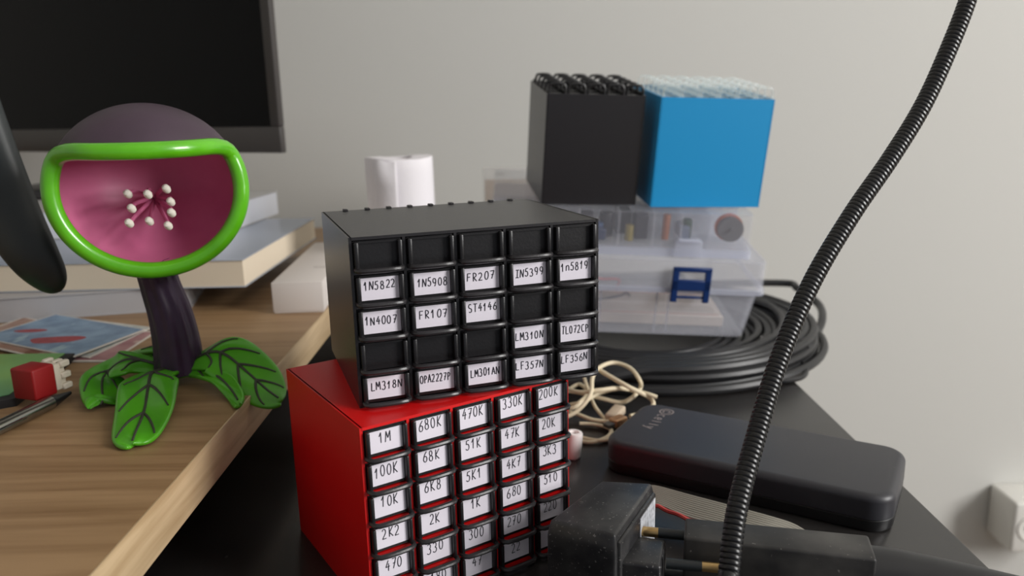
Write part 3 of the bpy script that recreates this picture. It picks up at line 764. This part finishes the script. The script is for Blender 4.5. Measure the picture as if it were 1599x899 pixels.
wb = thing('white_box', PZ(427, 490, ZT), 'flat white cardboard box at the back right corner of the oak desk', 'box', rot=(0, 0, .0))
d1 = PZ(508, 487, ZT) - PZ(427, 490, ZT)
wb.rotation_euler = (0, 0, math.atan2(d1.y, d1.x))
M_wb = mat('white_cardboard', (214, 206, 200), .65)
b = MB(); b.box((.0006, .0006, 0), (.0354, .1694, .0040), .0004, 1); b.build('tray', M_wb, wb)
b = MB(); b.box((0, 0, .0012), (.036, .17, .0225), .0008, 2); b.build('lid', M_wb, wb)
rn = random.Random(2); sc_ = MB()
for i in range(5):
    x = .0215 + i * .0022
    ribbon(sc_, [(x + .0009 * math.cos(k * 1.3 + i), .052 + .0022 * math.sin(k * 1.1 + i)) for k in range(5)], .0005, lambda x, y: (x, y, .02262), 0)
sc_.build('faint_mark', mat('faint_grey_print', (150, 140, 134), .7), wb)
rd = MB(); rp = PZ(428, 428, ZT + .004)
rp = Vector((-.176, .60, ZT)); rdt = thing('red_token', rp, 'small red round piece half hidden between the book stack and the white box', 'token')
rd.lathe([(.0001, 0), (.0052, 0), (.0056, .001), (.0056, .008), (.0048, .0095), (.0001, .0095)], 20); rd.build('disc', mat('red_cap_plastic', (206, 22, 30), .4), rdt)

# ---------------------------------------------------------------- dark rounded head reaching in at the left edge
hp = [PY(-68, 120, .425), PY(-28, 232, .42), PY(13, 330, .415), PY(50, 396, .41), PY(80, 436, .41), PY(95, 455, .41)]
hs = spline(hp, 40); b = MB(); rows = []
n_ = len(hs)
hb = Vector((-.33, .40, ZT))
for i, p_ in enumerate(hs):
    s = i / (n_ - 1); d = (hs[min(i + 1, n_ - 1)] - hs[max(i - 1, 0)]).normalized(); sd = Vector((0, 1, 0)).cross(d).normalized(); dp = d.cross(sd)
    wd_ = .0170 * max(0, 1 - max(0, (s - .15) / .85) ** 2.1) ** .74 + .0004; dpth = .55 * wd_
    rows.append([p_ - hb + sd * wd_ * math.cos(2 * PI * k / 28) + dp * dpth * math.sin(2 * PI * k / 28) for k in range(28)])
M_lamp = mat('dark_green_grey_shell', (40, 45, 46), .42)
lh = thing('desk_lamp', hb, 'dark smooth lamp-like head hanging in at the left edge, its rounded tip by the books', 'lamp')
b.grid(rows, wrap=True)
b.bm.faces.new(b.bm.verts[:28] if False else [v for v in list(b.bm.verts)[:28]][::-1])
b.build('head', M_lamp, lh)
ar = spline([hs[0] - hb + Vector((-.005, 0, -.004)), Vector((-.035, .0, .21)), Vector((-.06, .0, .14)), Vector((-.065, 0, .06)), Vector((-.065, 0, .006))], 40)
MB().tube(ar, .006, 12).build('arm', M_lamp, lh)
MB().lathe([(.0001, 0), (.045, 0), (.046, .002), (.045, .008), (.010, .012), (.0001, .012)], 36, M=Matrix.Translation((-.065, 0, 0))).build('base', M_lamp, lh)

# ---------------------------------------------------------------- prints, notebook, cube, pens on the oak desk
def sheet(nm, label, pts, z, th, mats, cat, border=0.0, group=None):
    c = sum((Vector((p.x, p.y, 0)) for p in pts), Vector()) / len(pts)
    o = thing(nm, (c.x, c.y, z), label, cat, group=group)
    poly = [(p.x - c.x, p.y - c.y) for p in pts]
    MB().prism(poly, 0, th).build('card', mats[0], o)
    if len(mats) > 1:
        inn = [(x * (1 - border), y * (1 - border)) for x, y in poly]
        MB().prism(inn, th - .00002, th + .00004).build('picture', mats[1], o)
    return o, c
def four(a, b, c): return [a, b, c, a + (c - b)]
M_cardw = mat('white_card_stock', (218, 212, 204), .6)
def picture(nm, base, base2, blot, scale=32.0, lo=.56):
    m = mat(nm, base, .4); nt = m.node_tree; n = nt.nodes; bb_ = n['Principled BSDF']
    tc = n.new('ShaderNodeTexCoord'); a = n.new('ShaderNodeTexNoise'); a.inputs['Scale'].default_value = scale * 1.6; a.inputs['Detail'].default_value = 5
    mp = n.new('ShaderNodeMapping'); mp.inputs['Scale'].default_value = (1.6, .7, 1); mp.inputs['Location'].default_value = (.013, .02, 0)
    c = n.new('ShaderNodeTexNoise'); c.inputs['Scale'].default_value = scale; c.inputs['Detail'].default_value = 3
    nt.links.new(tc.outputs['Object'], a.inputs['Vector']); nt.links.new(tc.outputs['Object'], mp.inputs[0]); nt.links.new(mp.outputs[0], c.inputs['Vector'])
    r1 = n.new('ShaderNodeValToRGB'); r1.color_ramp.elements[0].color = (*lin(base2), 1); r1.color_ramp.elements[1].color = (*lin(base), 1)
    r1.color_ramp.elements[0].position = .38; r1.color_ramp.elements[1].position = .62
    r2 = n.new('ShaderNodeValToRGB'); r2.color_ramp.elements[0].position = lo; r2.color_ramp.elements[1].position = lo + .06
    mx = n.new('ShaderNodeMix'); mx.data_type = 'RGBA'; mx.inputs['B'].default_value = (*lin(blot), 1)
    nt.links.new(a.outputs[0], r1.inputs[0]); nt.links.new(c.outputs[0], r2.inputs[0])
    nt.links.new(r2.outputs[0], mx.inputs['Factor']); nt.links.new(r1.outputs[0], mx.inputs['A']); nt.links.new(mx.outputs['Result'], bb_.inputs['Base Color'])
    return m
z = ZT
sheet('art_card', 'white-edged pink card at the bottom right of the print stack', four(PZ(105, 566, z), PZ(172, 566, z), PZ(246, 518, z)), z, .0007, (M_cardw, picture('pink_print', (186, 140, 142), (160, 110, 116), (210, 190, 180))), 'card', .08)
sheet('art_card', 'white-edged print with an orange yellow mark, second in the stack', four(PZ(0, 541, z), PZ(140, 562, z), PZ(238, 514, z)), z + .0009, .0006, (M_cardw, picture('pale_print', (196, 200, 196), (160, 170, 168), (214, 160, 40), 60, .62)), 'card', .04)
sheet('art_card', 'white-edged print with a reddish brown picture peeking out toward the green card', four(PZ(-60, 536, z), PZ(68, 566, z), PZ(160, 523, z)), z + .0017, .0006, (M_cardw, picture('brown_print', (176, 150, 136), (150, 110, 92), (120, 70, 50))), 'card', .05)
top_pts = four(PZ(-32, 527, z + .003), PZ(115, 557, z + .003), PZ(228, 514, z + .003))
o, c = sheet('art_card', 'pale blue print with a red shape, topmost of the stack left of the ornament', top_pts, z + .0025, .0006,
             (M_cardw, picture('blue_print', (132, 160, 186), (104, 130, 160), (158, 184, 196), 40, .6)), 'card', .03)
bl = MB(); q0 = PZ(88, 530, z + .0032)
blob = []
for k in range(28):
    a = 2 * PI * k / 28; blob.append((q0.x - c.x + (.0165 + .002 * math.sin(3 * a)) * math.cos(a) , q0.y - c.y + (.0085 + .0015 * math.sin(2 * a + 1)) * math.sin(a) ))
bl.prism(blob, .00062, .00068); q1 = PZ(48, 516, z + .0032)
bl.prism([(q1.x - c.x + .011 * math.cos(2 * PI * k / 16) , q1.y - c.y + .004 * math.sin(2 * PI * k / 16)) for k in range(16)], .00062, .00068)
bl.build('red_shape', mat('red_print_ink', (172, 72, 78), .5, rgb2=(140, 60, 70), vary_scale=160), o)

gp = [PZ(-110, 566, z), PZ(118, 562, z), PZ(26, 634, z), PZ(-280, 690, z)]
ge, c = sheet('notebook', 'green covered notebook with a black edge under the red cube', gp, z, .0042, (mat('black_notebook_edge', (26, 26, 28), .5),), 'notebook')
MB().prism([((p_.x - c.x) * .93 - .003, (p_.y - c.y) * .93 + .0028) for p_ in gp], .0042, .0046).build('cover', mat('green_cover', (104, 178, 134), .45, rgb2=(140, 178, 84), vary_scale=9), ge)

cu0 = PZ(57, 627, z + .0048)
cu = thing('red_cube', (cu0.x, cu0.y, z + .0047), 'small red cube with a white toothed end, on the green notebook', 'cube', rot=(0, 0, math.radians(-20)))
MB().box((-.0150, 0, 0), (0, .0125, .0158), .0011, 3).build('cube', mat('red_matte_plastic', (146, 12, 16), .55), cu)
wt = MB(); wt.box((-.0125, .0127, .0010), (-.0008, .0165, .0146), .0008, 2)
for zz in (.0004, .0062, .0120):
    for xx in (-.0135, -.0072, -.0030): wt.box((xx, .0160, zz), (xx + .0032, .0215, zz + .0032), .0006, 1)
wt.box((-.0115, .0163, .003), (-.0018, .0195, .0125), .0008, 2)
wt.build('toothed_end', mat('ivory_plastic', (220, 210, 192), .5), cu)['label'] = 'ivory white toothed end'

a_, b_ = PZ(-60, 678, z + .004), PZ(108, 616, z + .004)
def stick(nm, label, a, b, r, tip, m1, m2, cat, part, tipn, sides=12):
    d = (b - a); L = d.length; x = d.normalized(); y = Vector((0, 0, 1)).cross(x).normalized(); zz = x.cross(y)
    m = Matrix((x, y, zz)).transposed().to_4x4(); m.translation = a
    o = thing(nm, None, label, cat, matrix=m)
    MB().tube([(0, 0, 0), (L - tip, 0, 0)], r, sides).build(part, m1, o)
    MB().tube([(L - tip - .0002, 0, 0), (L - tip * .5, 0, 0), (L, 0, 0)], lambda s: r * (1 - .75 * s), sides).build(tipn, m2, o)
    return o
M_pen = mat('black_pen_plastic', (20, 20, 22), .35)
M_steel = mat('polished_steel', (150, 148, 140), .22, metal=.95)
a_, b_ = PZ(-60, 696, z + .0035), PZ(110, 613, z + .0035)
pen = stick('pen', 'slim metal pen with black tip lying in front of the red cube', a_, b_, .0034, .0135, M_steel, M_pen, 'pen', 'barrel', 'tip', 18)
Lp = (b_ - a_).length
ck = MB(); ck.box((Lp - .125, -.0052, -.0010), (Lp - .0335, -.0040, .0012), .0005, 2); ck.box((Lp - .125, -.0045, -.0008), (Lp - .120, -.0025, .0010)); ck.build('clip', M_steel, pen)

# ---------------------------------------------------------------- pod plant ornament (plain stand-in in the photo's colours)
pc0 = Vector((-.185, .404, ZT))
po = thing('pod_ornament', pc0, 'painted pod flower ornament, purple dome, green rim, pink inside, on the oak desk corner', 'ornament')
M_pur = mat('dusty_purple_paint', (74, 57, 72), .5, rgb2=(62, 48, 58), vary_scale=30, bump=.15, bump_scale=150)
M_stem = mat('dark_purple_paint', (66, 40, 72), .42, rgb2=(46, 30, 48), vary_scale=60)
M_grn = mat('bright_green_gloss', (100, 192, 26), .28, coat=.5, rgb2=(88, 176, 20), vary_scale=70)
M_leaf = mat('leaf_green_paint', (88, 178, 30), .34, coat=.2, rgb2=(72, 158, 24), vary_scale=50)
M_vein = mat('dark_leaf_vein', (58, 60, 48), .5)
M_pink = mat('pink_paint', (216, 122, 160), .42, rgb2=(202, 106, 146), vary_scale=40)
M_ivory = mat('ivory_paint', (236, 232, 218), .45)
HC = PY(234, 294, .392) - pc0
HA, HB_, HCz = .0440, .040, .0412
POD_YAW = Matrix.Rotation(math.radians(24), 3, 'Z')
def pod(th, ph, k=1.0):
    return HC + POD_YAW @ Vector((k * HA * math.sin(ph) * math.cos(th), k * HB_ * math.cos(ph), k * HCz * math.sin(ph) * math.sin(th)))
def phmax(th):
    s = math.sin(th)
    if s > .49:
        return PI - math.asin(min(1, .485 / s)) if s > .52 else math.radians(104)
    return math.radians(104)
NT = 96
thl = [2 * PI * k / NT for k in range(NT)]
pm = [phmax(t_) for t_ in thl]
for _ in range(2): pm = [(pm[k - 1] + 2 * pm[k] + pm[(k + 1) % NT]) / 4 for k in range(NT)]
def podrows(k): return [[pod(t_, max(.001, pm[i] * j / 26), k) for i, t_ in enumerate(thl)] for j in range(27)]
MB().grid(podrows(1.0), wrap=True).build('pod_shell', M_pur, po)
MB().grid([r_[::-1] for r_ in podrows(.94)], wrap=True).build('pod_lining', M_pink, po)
rim = [pod(t_, pm[i], .985) for i, t_ in enumerate(thl)]
rim = [sum((rim[(i + q) % NT] for q in (-1, 0, 1)), Vector()) / 3 for i in range(NT)]
MB().tube(rim, lambda s: .0040, 14, closed=True).build('rim', M_grn, po)
for i in range(9):
    a_ = 2 * PI * i / 9 + .3; q_ = .007 + .0035 * (i % 2)
    p0 = pod(0, .03, .92) + POD_YAW @ Vector((0, 0, -.008)); p2 = HC + POD_YAW @ Vector((q_ * math.cos(a_) * 1.3, -.003 - .003 * (i % 3), -.009 + q_ * math.sin(a_)))
    p1 = p0.lerp(p2, .55) + POD_YAW @ Vector((.003 * math.cos(a_), 0, .003 * math.sin(a_)))
    s_ = MB().tube(spline([p0, p1, p2], 14), .0011, 8).build('stamen', M_pink, po)
    MB().lathe([(.0001, -.0026), (.0016, -.0018), (.0020, 0), (.0016, .0018), (.0001, .0026)], 12, M=Matrix.Translation(p2) @ Matrix.Rotation(.9, 4, 'X')).build('anther', M_ivory, s_)
# stem: ribbed, leaning back to the pod
st = spline([PY(281, 580, .404) - pc0 + Vector((0, 0, .0)), PY(276, 535, .405) - pc0, PY(266, 490, .406) - pc0, PY(252, 450, .406) - pc0, PY(238, 405, .404) - pc0], 40)
rows = []
for i, p_ in enumerate(st):
    s = i / (len(st) - 1); r_ = .0126 - .0040 * s + .002 * max(0, s - .8)
    d = (st[min(i + 1, len(st) - 1)] - st[max(i - 1, 0)]).normalized(); sd = Vector((0, 1, 0)).cross(d).normalized(); dp = d.cross(sd)
    rows.append([p_ + (sd * math.cos(2 * PI * k / 60) + dp * math.sin(2 * PI * k / 60)) * r_ * (1 + .05 * math.cos(10 * 2 * PI * k / 60 + s * 1.2)) for k in range(60)])
b = MB(); b.grid(rows, wrap=True); b.build('stem', M_stem, po)
def leaf(pts, width, roll=0.0, nveins=4, fold=.12):
    cl = spline(pts, 24); n = len(cl); rows = []; fr_ = []
    for i, p_ in enumerate(cl):
        s = i / (n - 1); d = (cl[min(i + 1, n - 1)] - cl[max(i - 1, 0)]).normalized()
        side = d.cross(Vector((0, 0, 1)))
        if side.length < .25: side = fr_[-1][0].copy() if fr_ else Vector((1, 0, 0))
        side.normalize()
        if fr_ and side.dot(fr_[-1][0]) < 0: side = -side
        nrm = side.cross(d).normalized()
        side = (side * math.cos(roll) + nrm * math.sin(roll)); nrm = side.cross(d).normalized()
        w_ = width * (.30 + .70 * min(1, s / .35) ** .8 if s < .35 else (1 - ((s - .35) / .65) ** 2.4) ** .62 * 1.0) if s < 1 else 0
        w_ = max(w_, .0012); fr_.append((side, nrm, w_))
        rows.append([p_ + side * w_ * q + nrm * (fold * w_ * abs(q) - .06 * w_ * q * q * 2 + .0007 * math.sin(9 * s + 4 * q)) for q in [k / 5 - 1 for k in range(11)]])
    m = MB(); m.grid(rows); m.grid([list(r_) for r_ in [rows[0]]] * 1) if False else None
    o = m.build('leaf', M_leaf, po); mod(o, 'SOLIDIFY', thickness=.0022, offset=-1); mod(o, 'SUBSURF', levels=1, render_levels=1)
    def on(s, q):
        x_ = min(n - 1.001, s * (n - 1)); i = int(x_); t_ = x_ - i
        sd, nm, w_ = (fr_[i][q_] * (1 - t_) + fr_[i + 1][q_] * t_ for q_ in range(3))
        return cl[i].lerp(cl[i + 1], t_) + sd * w_ * q + nm * (fold * w_ * abs(q) - .12 * w_ * q * q + .0007 * math.sin(9 * s + 4 * q) + .0001)
    v = MB(); v.tube([on(s, 0) for s in [k / 22 * .93 for k in range(23)]], lambda s: .0011 - .0006 * s, 6)
    for k in range(nveins):
        s0 = .18 + .66 * k / nveins
        for sg in (-1, 1):
            v.tube([on(min(.97, s0 + .20 * t_), sg * .80 * t_ ** .85) for t_ in [q / 8 for q in range(9)]], lambda s: .0008 - .0004 * s, 6)
    v.build('vein', M_vein, o)
def L(*q): return [p_ - pc0 for p_ in q]
RT = PY(281, 575, .404)
leaf(L(RT + Vector((-.001, -.004, .002)), RT + Vector((-.005, -.020, .004)), PY(232, 600, .372), PY(225, 640, .350), PZ(212, 676, ZT + .004), PZ(206, 694, ZT + .0028)), .0142, 0.0, 3)
leaf(L(RT + Vector((-.006, -.002, .001)), RT + Vector((-.020, -.004, .006)), PY(185, 566, .396), PY(160, 590, .392), PZ(160, 628, ZT + .003), PZ(145, 622, ZT + .004)), .0120, .25, 2)
leaf(L(RT + Vector((.006, -.001, .003)), RT + Vector((.018, -.004, .009)), PY(352, 553, .398), PY(388, 582, .390), PY(418, 610, .382), PY(441, 626, .378)), .0150, -.42, 4)
leaf(L(RT + Vector((.004, -.004, -.001)), RT + Vector((.016, -.010, .002)), PY(342, 588, .384), PY(362, 610, .374), PZ(374, 630, ZT + .0030)), .0056, -.2, 1)
leaf(L(RT + Vector((-.003, .006, .002)), RT + Vector((-.012, .018, .008)), PY(228, 545, .435), PY(216, 558, .448), PZ(205, 566, ZT + .003)), .0125, 0, 2)
MB().lathe([(.0001, -.0015), (.0105, -.0012), (.0118, .001), (.0105, .004), (.0001, .005)], 24, M=Matrix.Translation(RT - pc0 + Vector((0, 0, -.001)))).build('leaf_crown', M_leaf, po)

# ---------------------------------------------------------------- groups of alike things
for cat_, g_ in (('drawer cabinet', 'small parts drawer cabinets'), ('storage box', 'stacked clear organizer boxes'), ('component', 'electronic parts in the upper clear box'),
                 ('wire', 'wires in the lower clear box'), ('card', 'prints in the stack on the oak desk'), ('book', 'books stacked below the monitor')):
    for o_ in col.objects:
        if o_.parent is None and o_.get('category') == cat_: o_['group'] = g_
